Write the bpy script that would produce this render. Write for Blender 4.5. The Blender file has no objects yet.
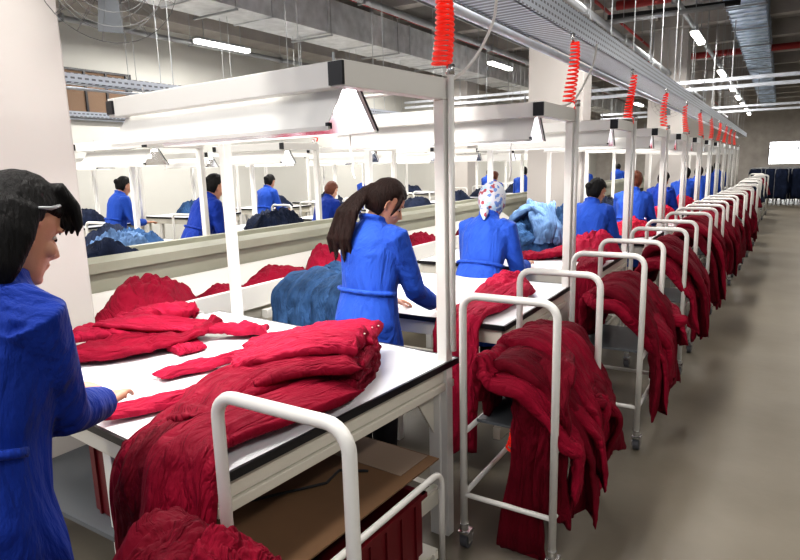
import bpy, math, random
from mathutils import Vector, Matrix, noise, Euler
R=math.radians; PI=math.pi
C=bpy.context.scene.collection
sc=bpy.context.scene
# ------------------------------------------------------------------ materials
def mat(name,col,rough=.5,metal=0,bump=0,bscale=20,var=0,vscale=3,spec=.5,emit=0,stretch=(1,1,1),col2=None,sheen=0,coat=0,alpha=1,trans=0,bdist=.02):
    m=bpy.data.materials.new(name); m.use_nodes=True; nt=m.node_tree; b=nt.nodes['Principled BSDF']
    b.inputs['Base Color'].default_value=(*col,1); b.inputs['Roughness'].default_value=rough; b.inputs['Metallic'].default_value=metal
    b.inputs['Specular IOR Level'].default_value=spec; b.inputs['Coat Weight'].default_value=coat
    if sheen: b.inputs['Sheen Weight'].default_value=sheen; b.inputs['Sheen Roughness'].default_value=.4
    if emit: b.inputs['Emission Color'].default_value=(*col,1); b.inputs['Emission Strength'].default_value=emit
    b.inputs['Alpha'].default_value=alpha; b.inputs['Transmission Weight'].default_value=trans
    tc=nt.nodes.new('ShaderNodeTexCoord'); mp=nt.nodes.new('ShaderNodeMapping'); mp.inputs['Scale'].default_value=stretch
    nt.links.new(tc.outputs['Object'],mp.inputs['Vector'])
    if var or col2:
        n=nt.nodes.new('ShaderNodeTexNoise'); n.inputs['Scale'].default_value=vscale; n.inputs['Detail'].default_value=5
        nt.links.new(mp.outputs[0],n.inputs['Vector'])
        r=nt.nodes.new('ShaderNodeValToRGB'); r.color_ramp.elements[0].position=.3; r.color_ramp.elements[1].position=.7
        c2=col2 or tuple(min(1,c*(1+var)) for c in col); c1=col if col2 else tuple(c*(1-var) for c in col)
        r.color_ramp.elements[0].color=(*c1,1); r.color_ramp.elements[1].color=(*c2,1)
        nt.links.new(n.outputs['Fac'],r.inputs['Fac']); nt.links.new(r.outputs['Color'],b.inputs['Base Color'])
    if bump:
        n=nt.nodes.new('ShaderNodeTexNoise'); n.inputs['Scale'].default_value=bscale; n.inputs['Detail'].default_value=6; n.inputs['Distortion'].default_value=.6
        nt.links.new(mp.outputs[0],n.inputs['Vector'])
        bp=nt.nodes.new('ShaderNodeBump'); bp.inputs['Strength'].default_value=bump; bp.inputs['Distance'].default_value=bdist
        nt.links.new(n.outputs['Fac'],bp.inputs['Height']); nt.links.new(bp.outputs[0],b.inputs['Normal'])
    return m
def cloth(name,col,rough=.78,var=.18,bump=.8,fold=1.5,sheen=0,spec=.15):
    m=mat(name,col,rough,var=var,vscale=5,bump=.25,bscale=34,spec=spec,sheen=sheen); nt=m.node_tree
    at=nt.nodes.new('ShaderNodeAttribute'); at.attribute_name='cloth'
    mp=nt.nodes.new('ShaderNodeMapping'); mp.inputs['Scale'].default_value=(22,4.0,1)
    nt.links.new(at.outputs['Vector'],mp.inputs['Vector'])
    n=nt.nodes.new('ShaderNodeTexNoise'); n.inputs['Scale'].default_value=1; n.inputs['Detail'].default_value=3; n.inputs['Distortion'].default_value=1.1
    nt.links.new(mp.outputs[0],n.inputs['Vector'])
    a=nt.nodes.new('ShaderNodeMath'); a.operation='SUBTRACT'; a.inputs[1].default_value=.5; nt.links.new(n.outputs['Fac'],a.inputs[0])
    b=nt.nodes.new('ShaderNodeMath'); b.operation='ABSOLUTE'; nt.links.new(a.outputs[0],b.inputs[0])
    old=[q for q in nt.nodes if q.type=='BUMP'][0]
    bp=nt.nodes.new('ShaderNodeBump'); bp.inputs['Strength'].default_value=bump; bp.inputs['Distance'].default_value=.05*fold
    nt.links.new(b.outputs[0],bp.inputs['Height']); nt.links.new(old.outputs[0],bp.inputs['Normal'])
    nt.links.new(bp.outputs[0],nt.nodes['Principled BSDF'].inputs['Normal'])
    # creases come from bump alone, not from colour
    return m
def perf():
    m=mat('perforated_metal',(.60,.63,.68),.35,metal=.35); nt=m.node_tree
    tc=nt.nodes.new('ShaderNodeTexCoord'); sp=nt.nodes.new('ShaderNodeSeparateXYZ'); cb=nt.nodes.new('ShaderNodeCombineXYZ')
    nt.links.new(tc.outputs['Object'],sp.inputs[0]); nt.links.new(sp.outputs[1],cb.inputs[0]); nt.links.new(sp.outputs[2],cb.inputs[1])
    br=nt.nodes.new('ShaderNodeTexBrick'); br.inputs['Scale'].default_value=1; br.inputs['Brick Width'].default_value=.06; br.inputs['Row Height'].default_value=.04; br.inputs['Mortar Size'].default_value=.013
    br.inputs['Color1'].default_value=(.16,.18,.21,1); br.inputs['Color2'].default_value=(.2,.22,.26,1); br.inputs['Mortar'].default_value=(.60,.65,.73,1)
    nt.links.new(cb.outputs[0],br.inputs['Vector']); nt.links.new(br.outputs['Color'],nt.nodes['Principled BSDF'].inputs['Base Color']); return m
def scarfmat():
    m=bpy.data.materials.new('floral_scarf'); m.use_nodes=True; nt=m.node_tree; b=nt.nodes['Principled BSDF']
    tc=nt.nodes.new('ShaderNodeTexCoord'); v=nt.nodes.new('ShaderNodeTexVoronoi'); v.inputs['Scale'].default_value=42
    r=nt.nodes.new('ShaderNodeValToRGB'); r.color_ramp.interpolation='CONSTANT'
    e=r.color_ramp.elements; e[0].color=(.48,.50,.56,1); e[1].position=.45; e[1].color=(.12,.2,.45,1)
    for p,c in ((.62,(.50,.48,.52,1)),(.75,(.32,.05,.07,1)),(.85,(.35,.5,.6,1))):
        x=e.new(p); x.color=c
    s=nt.nodes.new('ShaderNodeSeparateColor')
    nt.links.new(tc.outputs['Object'],v.inputs['Vector']); nt.links.new(v.outputs['Color'],s.inputs[0]); nt.links.new(s.outputs[0],r.inputs[0]); nt.links.new(r.outputs[0],b.inputs['Base Color'])
    b.inputs['Roughness'].default_value=.7
    return m
M={}
M['white']=mat('white_enamel',(.74,.725,.685),.35)
M['cream']=mat('cream_enamel',(.66,.63,.55),.35)
M['top']=mat('white_laminate',(.86,.87,.9),.25,var=.03,vscale=2)
M['black']=mat('black_edge',(.01,.01,.013),.4)
M['hoodw']=mat('hood_white',(.84,.83,.80),.45)
M['hoodin']=mat('hood_reflector',(.86,.87,.92),.13,metal=.9)
M['endp']=mat('lit_end_plate',(.8,.78,.84),.3,trans=.35)
M['tubeon']=mat('lamp_glow',(1,.97,.93),.5,emit=9)
M['tubesoft']=mat('lamp_diffuser',(1,.96,.9),.5,emit=6)
M['trough']=mat('beige_painted_steel',(.34,.34,.27),.55,var=.08,vscale=2,bump=.03,bscale=6)
M['troughin']=mat('grey_channel',(.16,.18,.17),.6)
M['wall']=mat('wall_paint',(.52,.515,.48),.85,var=.03,vscale=1,bump=.05,bscale=40)
M['col']=mat('column_paint',(.47,.44,.415),.8,var=.03,vscale=1.5)
M['floor']=mat('concrete_floor',(.145,.126,.096),.36,col2=(.20,.177,.14),vscale=1.3,bump=.04,bscale=18,spec=.45)
M['ceil']=mat('ceiling_concrete',(.20,.19,.18),.9,col2=(.33,.31,.29),vscale=1.2,bump=.2,bscale=6)
M['beamc']=mat('ceiling_beam',(.36,.335,.31),.85,var=.12,vscale=2)
M['duct']=mat('galvanised_duct',(.58,.59,.60),.45,metal=.2,var=.18,vscale=5,bump=.1,bscale=5)
M['ductf']=mat('duct_foil',(.55,.62,.70),.3,metal=.8,var=.35,vscale=4,bump=.35,bscale=6)
M['steel']=mat('brushed_steel',(.38,.39,.40),.4,metal=.6)
M['rail']=mat('aluminium_rail',(.60,.63,.68),.35,metal=.35,var=.08,vscale=8)
M['redpipe']=mat('red_pipe',(.30,.02,.02),.5)
M['coil']=mat('glowing_red_coil_hose',(.95,.030,.012),.35,emit=.12)  # faint emission added to lift the red; the hose is no lamp
M['rubber']=mat('black_rubber',(.02,.02,.022),.6)
M['wheel']=mat('grey_wheel',(.10,.10,.11),.5)
M['chrome']=mat('zinc_chrome',(.6,.6,.6),.25,metal=.9)
M['crim']=cloth('crimson_cotton',(.225,.0035,.023))
M['crim2']=cloth('deep_crimson_cotton',(.135,.0018,.013))
M['crim3']=cloth('bright_crimson_cotton',(.34,.010,.042))
M['pink']=cloth('red_pink_cotton',(.50,.016,.05))
M['denim']=cloth('blue_denim',(0.035, 0.085, 0.19),var=.5,rough=.85)
M['denimd']=cloth('dark_denim',(0.012, 0.018, 0.04),var=.5,rough=.85)
M['denimp']=cloth('pale_denim',(0.12, 0.21, 0.38),var=.5,rough=.85)
M['coat']=mat('royal_blue_coat',(.022,.080,.42),.72,var=.12,vscale=4,bump=1.0,bscale=4.2,spec=.2,stretch=(1.3,1.3,.6),sheen=.05,bdist=.09)
M['coatd']=mat('dark_blue_coat',(.008,.035,.26),.72,var=.12,vscale=4,bump=1.0,bscale=4.2,spec=.2,stretch=(1.3,1.3,.6),sheen=.05,bdist=.09)
M['skin']=mat('skin',(.56,.29,.19),.5,var=.08,vscale=9,bump=.05,bscale=60)
M['hairb']=mat('black_hair',(.004,.0035,.0035),.6,bump=.5,bscale=30,stretch=(3,3,.4),spec=.25)
M['hair']=mat('dark_brown_hair',(.014,.0055,.004),.6,var=.3,vscale=14,bump=.8,bscale=30,stretch=(3,3,.4),spec=.2)
M['hairr']=mat('auburn_hair',(.13,.032,.012),.5,bump=.6,bscale=30,stretch=(3,3,.4))
M['scarf']=scarfmat()
M['trous']=mat('dark_trousers',(.012,.013,.02),.8)
M['shoe']=mat('black_shoe',(.015,.015,.015),.5)
M['eye']=mat('eye_white',(.4,.37,.35),.4); M['iris']=mat('dark_iris',(.02,.01,.006),.2)
M['lip']=mat('lip',(.38,.12,.10),.5)
M['card']=mat('brown_cardboard',(.17,.095,.048),.85,var=.1,vscale=3)
M['cardl']=mat('cardboard_back',(.27,.20,.15),.85)
M['crate']=mat('red_plastic_crate',(.13,.005,.010),.45)
M['filter']=mat('brown_filter_panel',(.15,.095,.06),.8,bump=.3,bscale=50)
M['wire']=mat('grey_wire',(.12,.12,.12),.5)
M['greysh']=mat('grey_sheet',(.12,.13,.14),.5)
M['winlight']=mat('daylight_window',(.93,.97,1),.5,emit=4.5)
M['foil']=mat('clear_plastic',(.75,.75,.75),.15,alpha=.35)
M['teal']=cloth('teal_cloth',(.05,.22,.28))
M['perf']=perf()
M['rivet']=mat('brass_rivet',(.75,.6,.5),.35,metal=.3)
M['box']=mat('white_carton',(.6,.6,.58),.7)
# ------------------------------------------------------------------ mesh builder
class MB:
    def __init__(s): s.v=[]; s.f=[]; s.c=None
    def add(s,v,f):
        o=len(s.v); s.v+= [tuple(x) for x in v]; s.f+=[tuple(i+o for i in q) for q in f]; return s
    def box(s,c,d,rot=None):
        x,y,z=(k/2 for k in d); vs=[Vector((a*x,b*y,e*z)) for a in(-1,1) for b in(-1,1) for e in(-1,1)]
        if rot: 
            m=Euler(rot).to_matrix(); vs=[m@v for v in vs]
        c=Vector(c)
        return s.add([v+c for v in vs],[(0,1,3,2),(4,6,7,5),(0,4,5,1),(2,3,7,6),(0,2,6,4),(1,5,7,3)])
    def tube(s,pts,r,n=10,cap=True,flat=None):
        pts=[Vector(p) for p in pts]; rs=r if isinstance(r,(list,tuple)) else [r]*len(pts)
        T=[]
        for i in range(len(pts)):
            a=pts[max(0,i-1)]; b=pts[min(len(pts)-1,i+1)]; T.append((b-a).normalized())
        up=Vector((0,0,1)) if abs(T[0].z)<.9 else Vector((1,0,0))
        N=(up-T[0]*up.dot(T[0])).normalized(); vs=[]
        for i,p in enumerate(pts):
            N=(N-T[i]*N.dot(T[i])).normalized(); B=T[i].cross(N)
            for k in range(n):
                a=2*PI*k/n; vs.append(p+(N*math.cos(a)+B*math.sin(a))*rs[i])
        fs=[(i*n+k,i*n+(k+1)%n,(i+1)*n+(k+1)%n,(i+1)*n+k) for i in range(len(pts)-1) for k in range(n)]
        if cap: fs+=[tuple(range(n))[::-1],tuple((len(pts)-1)*n+k for k in range(n))]
        return s.add(vs,fs)
    def loft(s,rings,cap=True):
        n=len(rings[0]); vs=[p for r in rings for p in r]
        fs=[(i*n+k,i*n+(k+1)%n,(i+1)*n+(k+1)%n,(i+1)*n+k) for i in range(len(rings)-1) for k in range(n)]
        if cap: fs+=[tuple(range(n))[::-1],tuple((len(rings)-1)*n+k for k in range(n))]
        return s.add(vs,fs)
    def ell(s,c,r,n=16,m=10,fn=None,rot=None):
        vs=[];c=Vector(c); q=Euler(rot).to_matrix() if rot else None
        for i in range(m+1):
            t=PI*i/m
            for k in range(n):
                a=2*PI*k/n; d=Vector((math.sin(t)*math.cos(a),math.sin(t)*math.sin(a),math.cos(t)))
                g=fn(d) if fn else 1
                w=Vector((d.x*r[0],d.y*r[1],d.z*r[2]))*g
                vs.append(c+(q@w if q else w))
        fs=[(i*n+k,(i+1)*n+k,(i+1)*n+(k+1)%n,i*n+(k+1)%n) for i in range(m) for k in range(n)]
        return s.add(vs,fs)
    def prism(s,poly,axis,a,b):
        # poly of 2-d points; axis 'y' -> (x,z), 'x' -> (y,z)
        def P(p,t): return (p[0],t,p[1]) if axis=='y' else ((t,p[0],p[1]) if axis=='x' else (p[0],p[1],t))
        n=len(poly); vs=[P(p,a) for p in poly]+[P(p,b) for p in poly]
        fs=[(i,(i+1)%n,n+(i+1)%n,n+i) for i in range(n)]+[tuple(range(n))[::-1],tuple(range(n,2*n))]
        return s.add(vs,fs)
    def build(s,name,m,parent=None,smooth=False,bevel=0,loc=None,sub=0,remesh=0,sm=0,rot=None):
        me=bpy.data.meshes.new(name); me.from_pydata(s.v,[],s.f); me.materials.append(M[m] if isinstance(m,str) else m)
        if s.c and len(s.c)==len(s.v):
            at=me.attributes.new('cloth','FLOAT_VECTOR','POINT'); at.data.foreach_set('vector',[x for c in s.c for x in c])
        bm_fix(me)
        if smooth: me.polygons.foreach_set('use_smooth',[True]*len(me.polygons))
        o=bpy.data.objects.new(name,me); C.objects.link(o)
        if parent: o.parent=parent
        if loc: o.location=loc
        if rot: o.rotation_euler=rot
        if remesh:
            q=o.modifiers.new('r','REMESH'); q.mode='VOXEL'; q.voxel_size=remesh; q.use_smooth_shade=True
            if sm:
                w=o.modifiers.new('s','SMOOTH'); w.factor=.5; w.iterations=sm
        if bevel:
            q=o.modifiers.new('b','BEVEL'); q.width=bevel; q.segments=2; q.limit_method='ANGLE'
        if sub:
            q=o.modifiers.new('u','SUBSURF'); q.levels=sub; q.render_levels=sub
        return o
import bmesh
def bm_fix(me):
    b=bmesh.new(); b.from_mesh(me); bmesh.ops.recalc_face_normals(b,faces=b.faces); b.to_mesh(me); b.free()
def tag(o,label,cat,group=None,kind=None):
    if label: o['label']=label
    if cat: o['category']=cat
    if group: o['group']=group
    if kind: o['kind']=kind
    return o
def empty(name,loc,label,cat,group=None,rz=0):
    o=bpy.data.objects.new(name,None); C.objects.link(o); o.empty_display_size=.1; o.location=loc; o.rotation_euler=(0,0,rz)
    return tag(o,label,cat,group)
def struct(mb,name,m,**k):
    o=mb.build(name,m,**k); o['kind']='structure'; return o
def dup(o,loc=None,rz=None,label=None,group=None,parent=None,scale=None):
    kids=[c for c in o.children]
    r=o.copy(); C.objects.link(r)
    if parent: r.parent=parent
    if loc is not None: r.location=loc
    if rz is not None: r.rotation_euler=(0,0,rz)
    if scale: r.scale=scale
    if label: r['label']=label
    if group: r['group']=group
    for c in kids: dup(c,parent=r)
    return r
def arc(c,r,a0,a1,n,ax='xz'):
    o=[]
    for i in range(n+1):
        a=a0+(a1-a0)*i/n; u,v=r*math.cos(a),r*math.sin(a)
        o.append((c[0]+u,c[1],c[2]+v) if ax=='xz' else (c[0],c[1]+u,c[2]+v))
    return o
def hoop_pts(x0,x1,y,z0,z1,r=.06):
    return [(x0,y,z0),(x0,y,z1-r)]+arc((x0+r,y,z1-r),r,PI,PI/2,6)[1:]+arc((x1-r,y,z1-r),r,PI/2,0,6)+[(x1,y,z0)]
def ordn(i):
    return ['first','second','third','fourth','fifth','sixth','seventh','eighth','ninth','tenth','eleventh','twelfth','thirteenth','fourteenth'][i]
# ------------------------------------------------------------------ camera
f=600.0
Yv=Vector((380,-123,600)).normalized(); D=Vector((83,3186,600)); D-=Yv*D.dot(Yv); D.normalize(); Zv=-D; Xv=Yv.cross(Zv)
if Xv.x<0: Xv=-Xv
# rows of world axes in camera coordinates (x right, y down, z forward)
right=Vector((Xv.x,Yv.x,Zv.x)); down=Vector((Xv.y,Yv.y,Zv.y)); fwd=Vector((Xv.z,Yv.z,Zv.z))
cam=bpy.data.cameras.new('camera'); cam.lens=27; cam.sensor_width=36; cam.clip_start=.05; cam.clip_end=200
co=bpy.data.objects.new('camera',cam); C.objects.link(co)
m3=Matrix((right,-down,-fwd)).transposed(); co.matrix_world=Matrix.Translation((0,0,1.7))@m3.to_4x4()
sc.camera=co
# ------------------------------------------------------------------ shell
WX=-11.0; EX=7.0; Y0=-3.0; Y1=44.0; CZ=5.3
struct(MB().box(((WX+EX)/2,(Y0+Y1)/2,-.05),(EX-WX+.6,Y1-Y0,.1)),'floor','floor')
struct(MB().box(((WX+EX)/2,(Y0+Y1)/2,CZ+.1),(EX-WX+.6,Y1-Y0,.2)),'ceiling','ceil')
struct(MB().box((WX-.1,(Y0+Y1)/2,CZ/2),(.2,Y1-Y0,CZ)),'wall_left','wall')
struct(MB().box((EX+.1,(Y0+Y1)/2,CZ/2),(.2,Y1-Y0,CZ)),'wall_right','wall')
# far wall with a long window band
w=MB(); w.box(((WX+EX)/2,Y1+.1,.65),(EX-WX,.2,1.3)); w.box(((WX+EX)/2,Y1+.1,3.95),(EX-WX,.2,2.7)); w.box(((WX-.6)/2,Y1+.1,1.95),(-.6-WX,.2,1.3)); struct(w,'wall_far','beamc')
wn=struct(MB().box((3.2,Y1+.08,1.95),(7.6,.04,1.3)),'window_1','winlight')
fr=MB()
for i in range(6): fr.box((-.6+1.5*i,Y1+.03,1.95),(.06,.06,1.3))
fr.box((3.2,Y1+.03,2.2),(7.6,.06,.07)); fr.build('window_frame','steel',wn)
# skirting bulkhead at the top of the left wall and pipe line under it
struct(MB().box((WX+.35,(Y0+Y1)/2,4.95),(.7,Y1-Y0,.7)),'trim_1','beamc')
# ceiling beams (structure)
k=0
for y in [2.5+2.9*i for i in range(14)]:
    k+=1; struct(MB().box(((WX+EX)/2,y,CZ-.2),(EX-WX,.3,.4)),'trim_%d'%(k+1),'beamc')
for x in (-9.4,-5.0,-2.9,.9,3.2):
    k+=1; struct(MB().box((x,(Y0+Y1)/2,CZ-.1),(.22,Y1-Y0,.22)),'trim_%d'%(k+1),'beamc')
# columns
def column(x0,x1,y0,y1,label):
    o=MB().box(((x0+x1)/2,(y0+y1)/2,CZ/2),(x1-x0,y1-y0,CZ)).build('column','col',bevel=.015); o['kind']='structure'; return o
column(-4.1,-3.30,1.15,1.93,'a')
column(-3.55,-2.66,9.72,10.2,'b')
column(-3.1,-2.2,17.6,18.3,'c'); column(-3.3,-2.3,26,26.7,'d')
column(-9.2,-8.4,17.6,18.3,'e')
# ------------------------------------------------------------------ overhead services
def ydust(name,m,x,z,w,h,y0,y1,label,cat,seams=1.2,seamm='steel',flange=.02):
    r=empty(name,(x,(y0+y1)/2,z),label,cat)
    L=(y1-y0)/2
    s=MB().box((0,0,0),(w,2*L,h)); n=int(2*L/seams)
    for i in range(n+1): s.box((0,-L+seams*i+.05,0),(w+2*flange,.035,h+2*flange))
    s.build('duct_body',m,r)
    for i in range(int(2*L/2.4)):
        hz=MB()
        for sx in(-1,1): hz.tube([(sx*(w/2+.03),-L+1+2.4*i,-h/2-.05),(sx*(w/2+.03),-L+1+2.4*i,CZ-z)],.008,6)
        hz.box((0,-L+1+2.4*i,-h/2-.05),(w+.12,.04,.03))
        hz.build('hanger','steel',r)
    return r
ydust('air_duct','duct',-7.9,4.55,.9,.62,-1,40,'long grey rectangular air duct under the ceiling near the left wall','duct',1.5)
ydust('air_duct','ductf',-.77,4.75,.62,.42,3,41,'foil-bright ridged air duct running above the aisle','duct',.42,'ductf',.03)
def ypipe(name,m,x,z,r,y0,y1,label,cat,group=None):
    o=empty(name,(x,y0,z),label,cat,group)
    MB().tube([(0,0,0),(0,y1-y0,0)],r,10).build('pipe_run',m,o,smooth=True)
    y=.8
    while y<y1-y0:
        h=MB(); h.tube([(0,y,r),(0,y,CZ-z)],.007,6); h.box((0,y,0),(2.6*r,.03,2.6*r)); y+=2.6; h.build('hanger','steel',o)
    return o
ypipe('sprinkler_pipe','redpipe',-6.9,4.75,.035,0,38,'thin red pipe running beside the grey air duct','pipe')
ypipe('sprinkler_pipe','redpipe',-3.1,4.6,.03,0,38,'thin red pipe running above the near tables','pipe')
ypipe('conduit_pipe','steel',-10.2,4.25,.05,0,38,'grey conduit carrying lights high along the left wall','pipe')
ypipe('conduit_pipe','steel',-6.0,4.4,.06,0,38,'grey conduit with lights above the second row of tables','pipe')
ypipe('conduit_pipe','steel',-1.68,4.33,.05,3,43,'grey conduit carrying the lights along the aisle','pipe')
ypipe('conduit_pipe','steel',-4.2,4.0,.06,1,38,'grey pipe hanging between the two nearest table rows','pipe')
ypipe('conduit_pipe','steel',-2.6,3.9,.05,6,38,'slim grey pipe behind the large pale column','pipe')
def xpipe(name,m,y,z,r,x0,x1,label):
    o=empty(name,(x0,y,z),label,'pipe')
    MB().tube([(0,0,0),(x1-x0,0,0)],r,10).build('pipe_run',m,o,smooth=True)
    for i in range(int((x1-x0)/2)): MB().tube([(.7+2*i,0,0),(.7+2*i,0,CZ-z)],.007,6).build('hanger','steel',o)
xpipe('cross_pipe','redpipe',13.2,4.75,.09,-3,6,'thick red pipe crossing the aisle under the ceiling')
xpipe('cross_pipe','redpipe',20.5,4.7,.09,-8,6,'red pipe crossing the hall beyond the first cross track')
xpipe('cross_pipe','steel',11.0,4.0,.04,-3.4,-.9,'grey pipe crossing above the aisle lights near the column')
for (y,z,x0,x1,lb) in ((15.1,3.2,-4.6,5,'twin grey track crossing high over the aisle'),(17.5,3.6,-10.6,-4.9,'grey cross track over the second table row'),(24.5,3.3,-6,5,'far grey track crossing the end of the aisle')):
    o=empty('cross_track',((x0+x1)/2,y,z),lb,'track'); L=x1-x0
    for dz in (0,.16): MB().box((0,0,dz),(L,.09,.07)).build('rail_bar','rail',o)
    for i in range(int(L/1.6)): MB().tube([(-L/2+.4+1.6*i,0,0),(-L/2+.4+1.6*i,0,CZ-z)],.012,6).build('hanger','steel',o)
random.seed(4)
for i,(x,y0,y1) in enumerate(((-8.6,3,16),(-5.4,3,20),(-3.6,2,20))):
    o=empty('cable_ladder',(x,(y0+y1)/2,4.45+.1*i),['cable ladder under the ceiling next to the grey air duct','cable ladder under the ceiling above the middle of the hall','cable ladder under the ceiling left of the pale columns'][i],'cable tray')
    L=y1-y0; m=MB()
    for sx in(-.16,.16): m.box((sx,0,0),(.025,L,.07))
    m.build('side_bar','steel',o); m=MB()
    for j in range(int(L/.4)): m.box((0,-L/2+.2+.4*j,-.01),(.32,.03,.02))
    m.build('rung','steel',o)
    for j in range(int(L/3)): MB().tube([(-.16,-L/2+.5+3*j,0),(-.16,-L/2+.5+3*j,CZ-4.45-.1*i)],.008,6).build('hanger','steel',o)
# black branch pipes
for (a,b,lb) in (((-5.9,11.5,4.7),(-4.2,12.4,4.7),'short black pipe under the ceiling beside the red pipe'),((-3.0,12.5,4.4),(-.8,12.8,4.4),'black pipe joining the foil duct')):
    MB().tube([a,b],.05,10).build('branch_pipe','rubber',smooth=True); o=C.objects[-1] if False else bpy.data.objects[[q.name for q in bpy.data.objects if q.name.startswith('branch_pipe')][-1]]
    tag(o,lb,'pipe')
# ceiling lights
def lamp_fixture(loc,label,group,L=1.35):
    o=empty('tube_light',loc,label,'light',group)
    MB().box((0,0,.06),(.14,L+.06,.05)).build('housing','steel',o)
    for y in (-L/2+.2,L/2-.2): MB().tube([(0,y,.08),(0,y,CZ-loc[2])],.008,6).build('hanging_rod','steel',o)
    m=MB(); m.prism([(-.08,.035),(-.06,-.03),(.06,-.03),(.08,.035)],'y',-L/2,L/2); m.build('diffuser','tubesoft',o,bevel=.01)
    return o
l0=lamp_fixture((-1.66,14.7,4.2),'tube light on the aisle conduit, nearest and largest of the line','lights along the aisle')
for i,y in enumerate((21.2,26.0,30.0,34.0,38.0,41.5)): dup(l0,(-1.68-.01*i,y,4.2),label=['second aisle light from the camera','third aisle light from the camera','fourth aisle light from the camera','fifth aisle light from the camera','sixth aisle light, near the far windows','last aisle light in front of the far windows'][i])
dup(l0,(-9.6,8.9,4.15),label='bright tube light high on the left above the white lamp hood',group='lights over the left rows')
dup(l0,(-10.2,15.6,4.15),label='tube light seen under the near frame corner by the left wall',group='lights over the left rows')
dup(l0,(-6.35,15.3,4.2),label='tube light left of the pale column under the grey conduit',group='lights over the left rows')
dup(l0,(-9.8,27.5,4.2),label='small distant tube light low beside the pale column',group='lights over the left rows')
dup(l0,(-5.2,27.5,4.0),label='distant tube light just right of the pale column',group='lights over the left rows')
def alight(n,loc,sx,sy,e,col=(1,.965,.92),rot=(0,0,0)):
    l=bpy.data.lights.new(n,'AREA'); l.shape='RECTANGLE'; l.size=sx; l.size_y=sy; l.energy=e; l.color=col
    o=bpy.data.objects.new(n,l); C.objects.link(o); o.location=loc; o.rotation_euler=rot; return o
for i,x in enumerate((-9.3,-6.35,-1.7,2.2)):
    for j,y in enumerate((-2.2,1.5,8,15,22,30,38)):  # row behind the camera is unseen fill, added to brighten near hood fronts
        alight('ceiling_lamp_and_fill',(x,y,4.1),.3,3.0,(130 if x<-8 else 120 if x<-5 else 112 if x<0 else 60)*(.55 if y<0 else 1))
wd=bpy.data.worlds.new('world'); sc.world=wd; wd.use_nodes=True; wd.node_tree.nodes['Background'].inputs[0].default_value=(.80,.86,1,1); wd.node_tree.nodes['Background'].inputs[1].default_value=.30
# ------------------------------------------------------------------ supply rails + coils
def supply_rail(x,y0,y1,z,label,k=1):
    o=empty('supply_rail',(x,(y0+y1)/2,z),label,'rail'); L=y1-y0
    m=MB(); m.box((0,0,.03+.07*k),(.02,L,.16*k)); m.box((-.13*k,0,.03),(.26*k,L,.02)); m.box((-.26*k,0,.03+.04*k),(.02,L,.1*k)); m.build('perforated_tray','perf',o)
    MB().tube([(-.28*k-.03,-L/2,.0),(-.28*k-.03,L/2,.0)],.028*k,10).build('air_main','rail',o,smooth=True)
    for j in range(int(L/1.83)): 
        for dx in (-.02,-.2): MB().tube([(dx,-L/2+.9+1.83*j,.1),(dx,-L/2+.9+1.83*j,CZ-z)],.005,6).build('hanger_rod','steel',o)
    return o
supply_rail(-1.28,1.0,30,2.55,'perforated metal supply rail hung above the aisle-side posts of the front tables')
supply_rail(-4.93,1.2,28,2.42,'metal supply rail hung above the second row of tables',.45)
supply_rail(-8.0,3,28,2.45,'metal supply rail hung above the row by the left wall',.4)
def coil_mesh(L,r=.038,turns=26,hook=True,seed=0):
    hook=True
    m=MB(); pts=[(0,0,0),(0,0,-.03)]; n=turns*12
    for i in range(n+1):
        t=i/n; a=2*PI*turns*t; ease=t**(1.0 if seed==0 else 1.15 if seed%2 else .9)
        rr=r*(.7+.35*t)
        pts.append((rr*math.cos(a)+.02*math.sin(3*t+seed),rr*math.sin(a),-.03-(L-.03)*ease))
    x,y,z=pts[-1]
    for a in range(1,9): pts.append((x+(.035-x)*a/8+.01*math.sin(a),y*(1-a/8),z-.035*math.sin(a*.39)*(1+.3*(seed%3))+.0*a))
    return m.tube(pts,.0076 if turns>18 else .0062,6)
def coil(loc,L,label,group,turns=26,r=.038,seed=0):
    o=empty('coiled_air_hose',loc,label,'hose',group)
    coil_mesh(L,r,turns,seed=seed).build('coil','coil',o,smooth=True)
    MB().tube([(.0,0,.03),(0,0,-.03)],.014,8).build('fitting','chrome',o,smooth=True); return o
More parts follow.
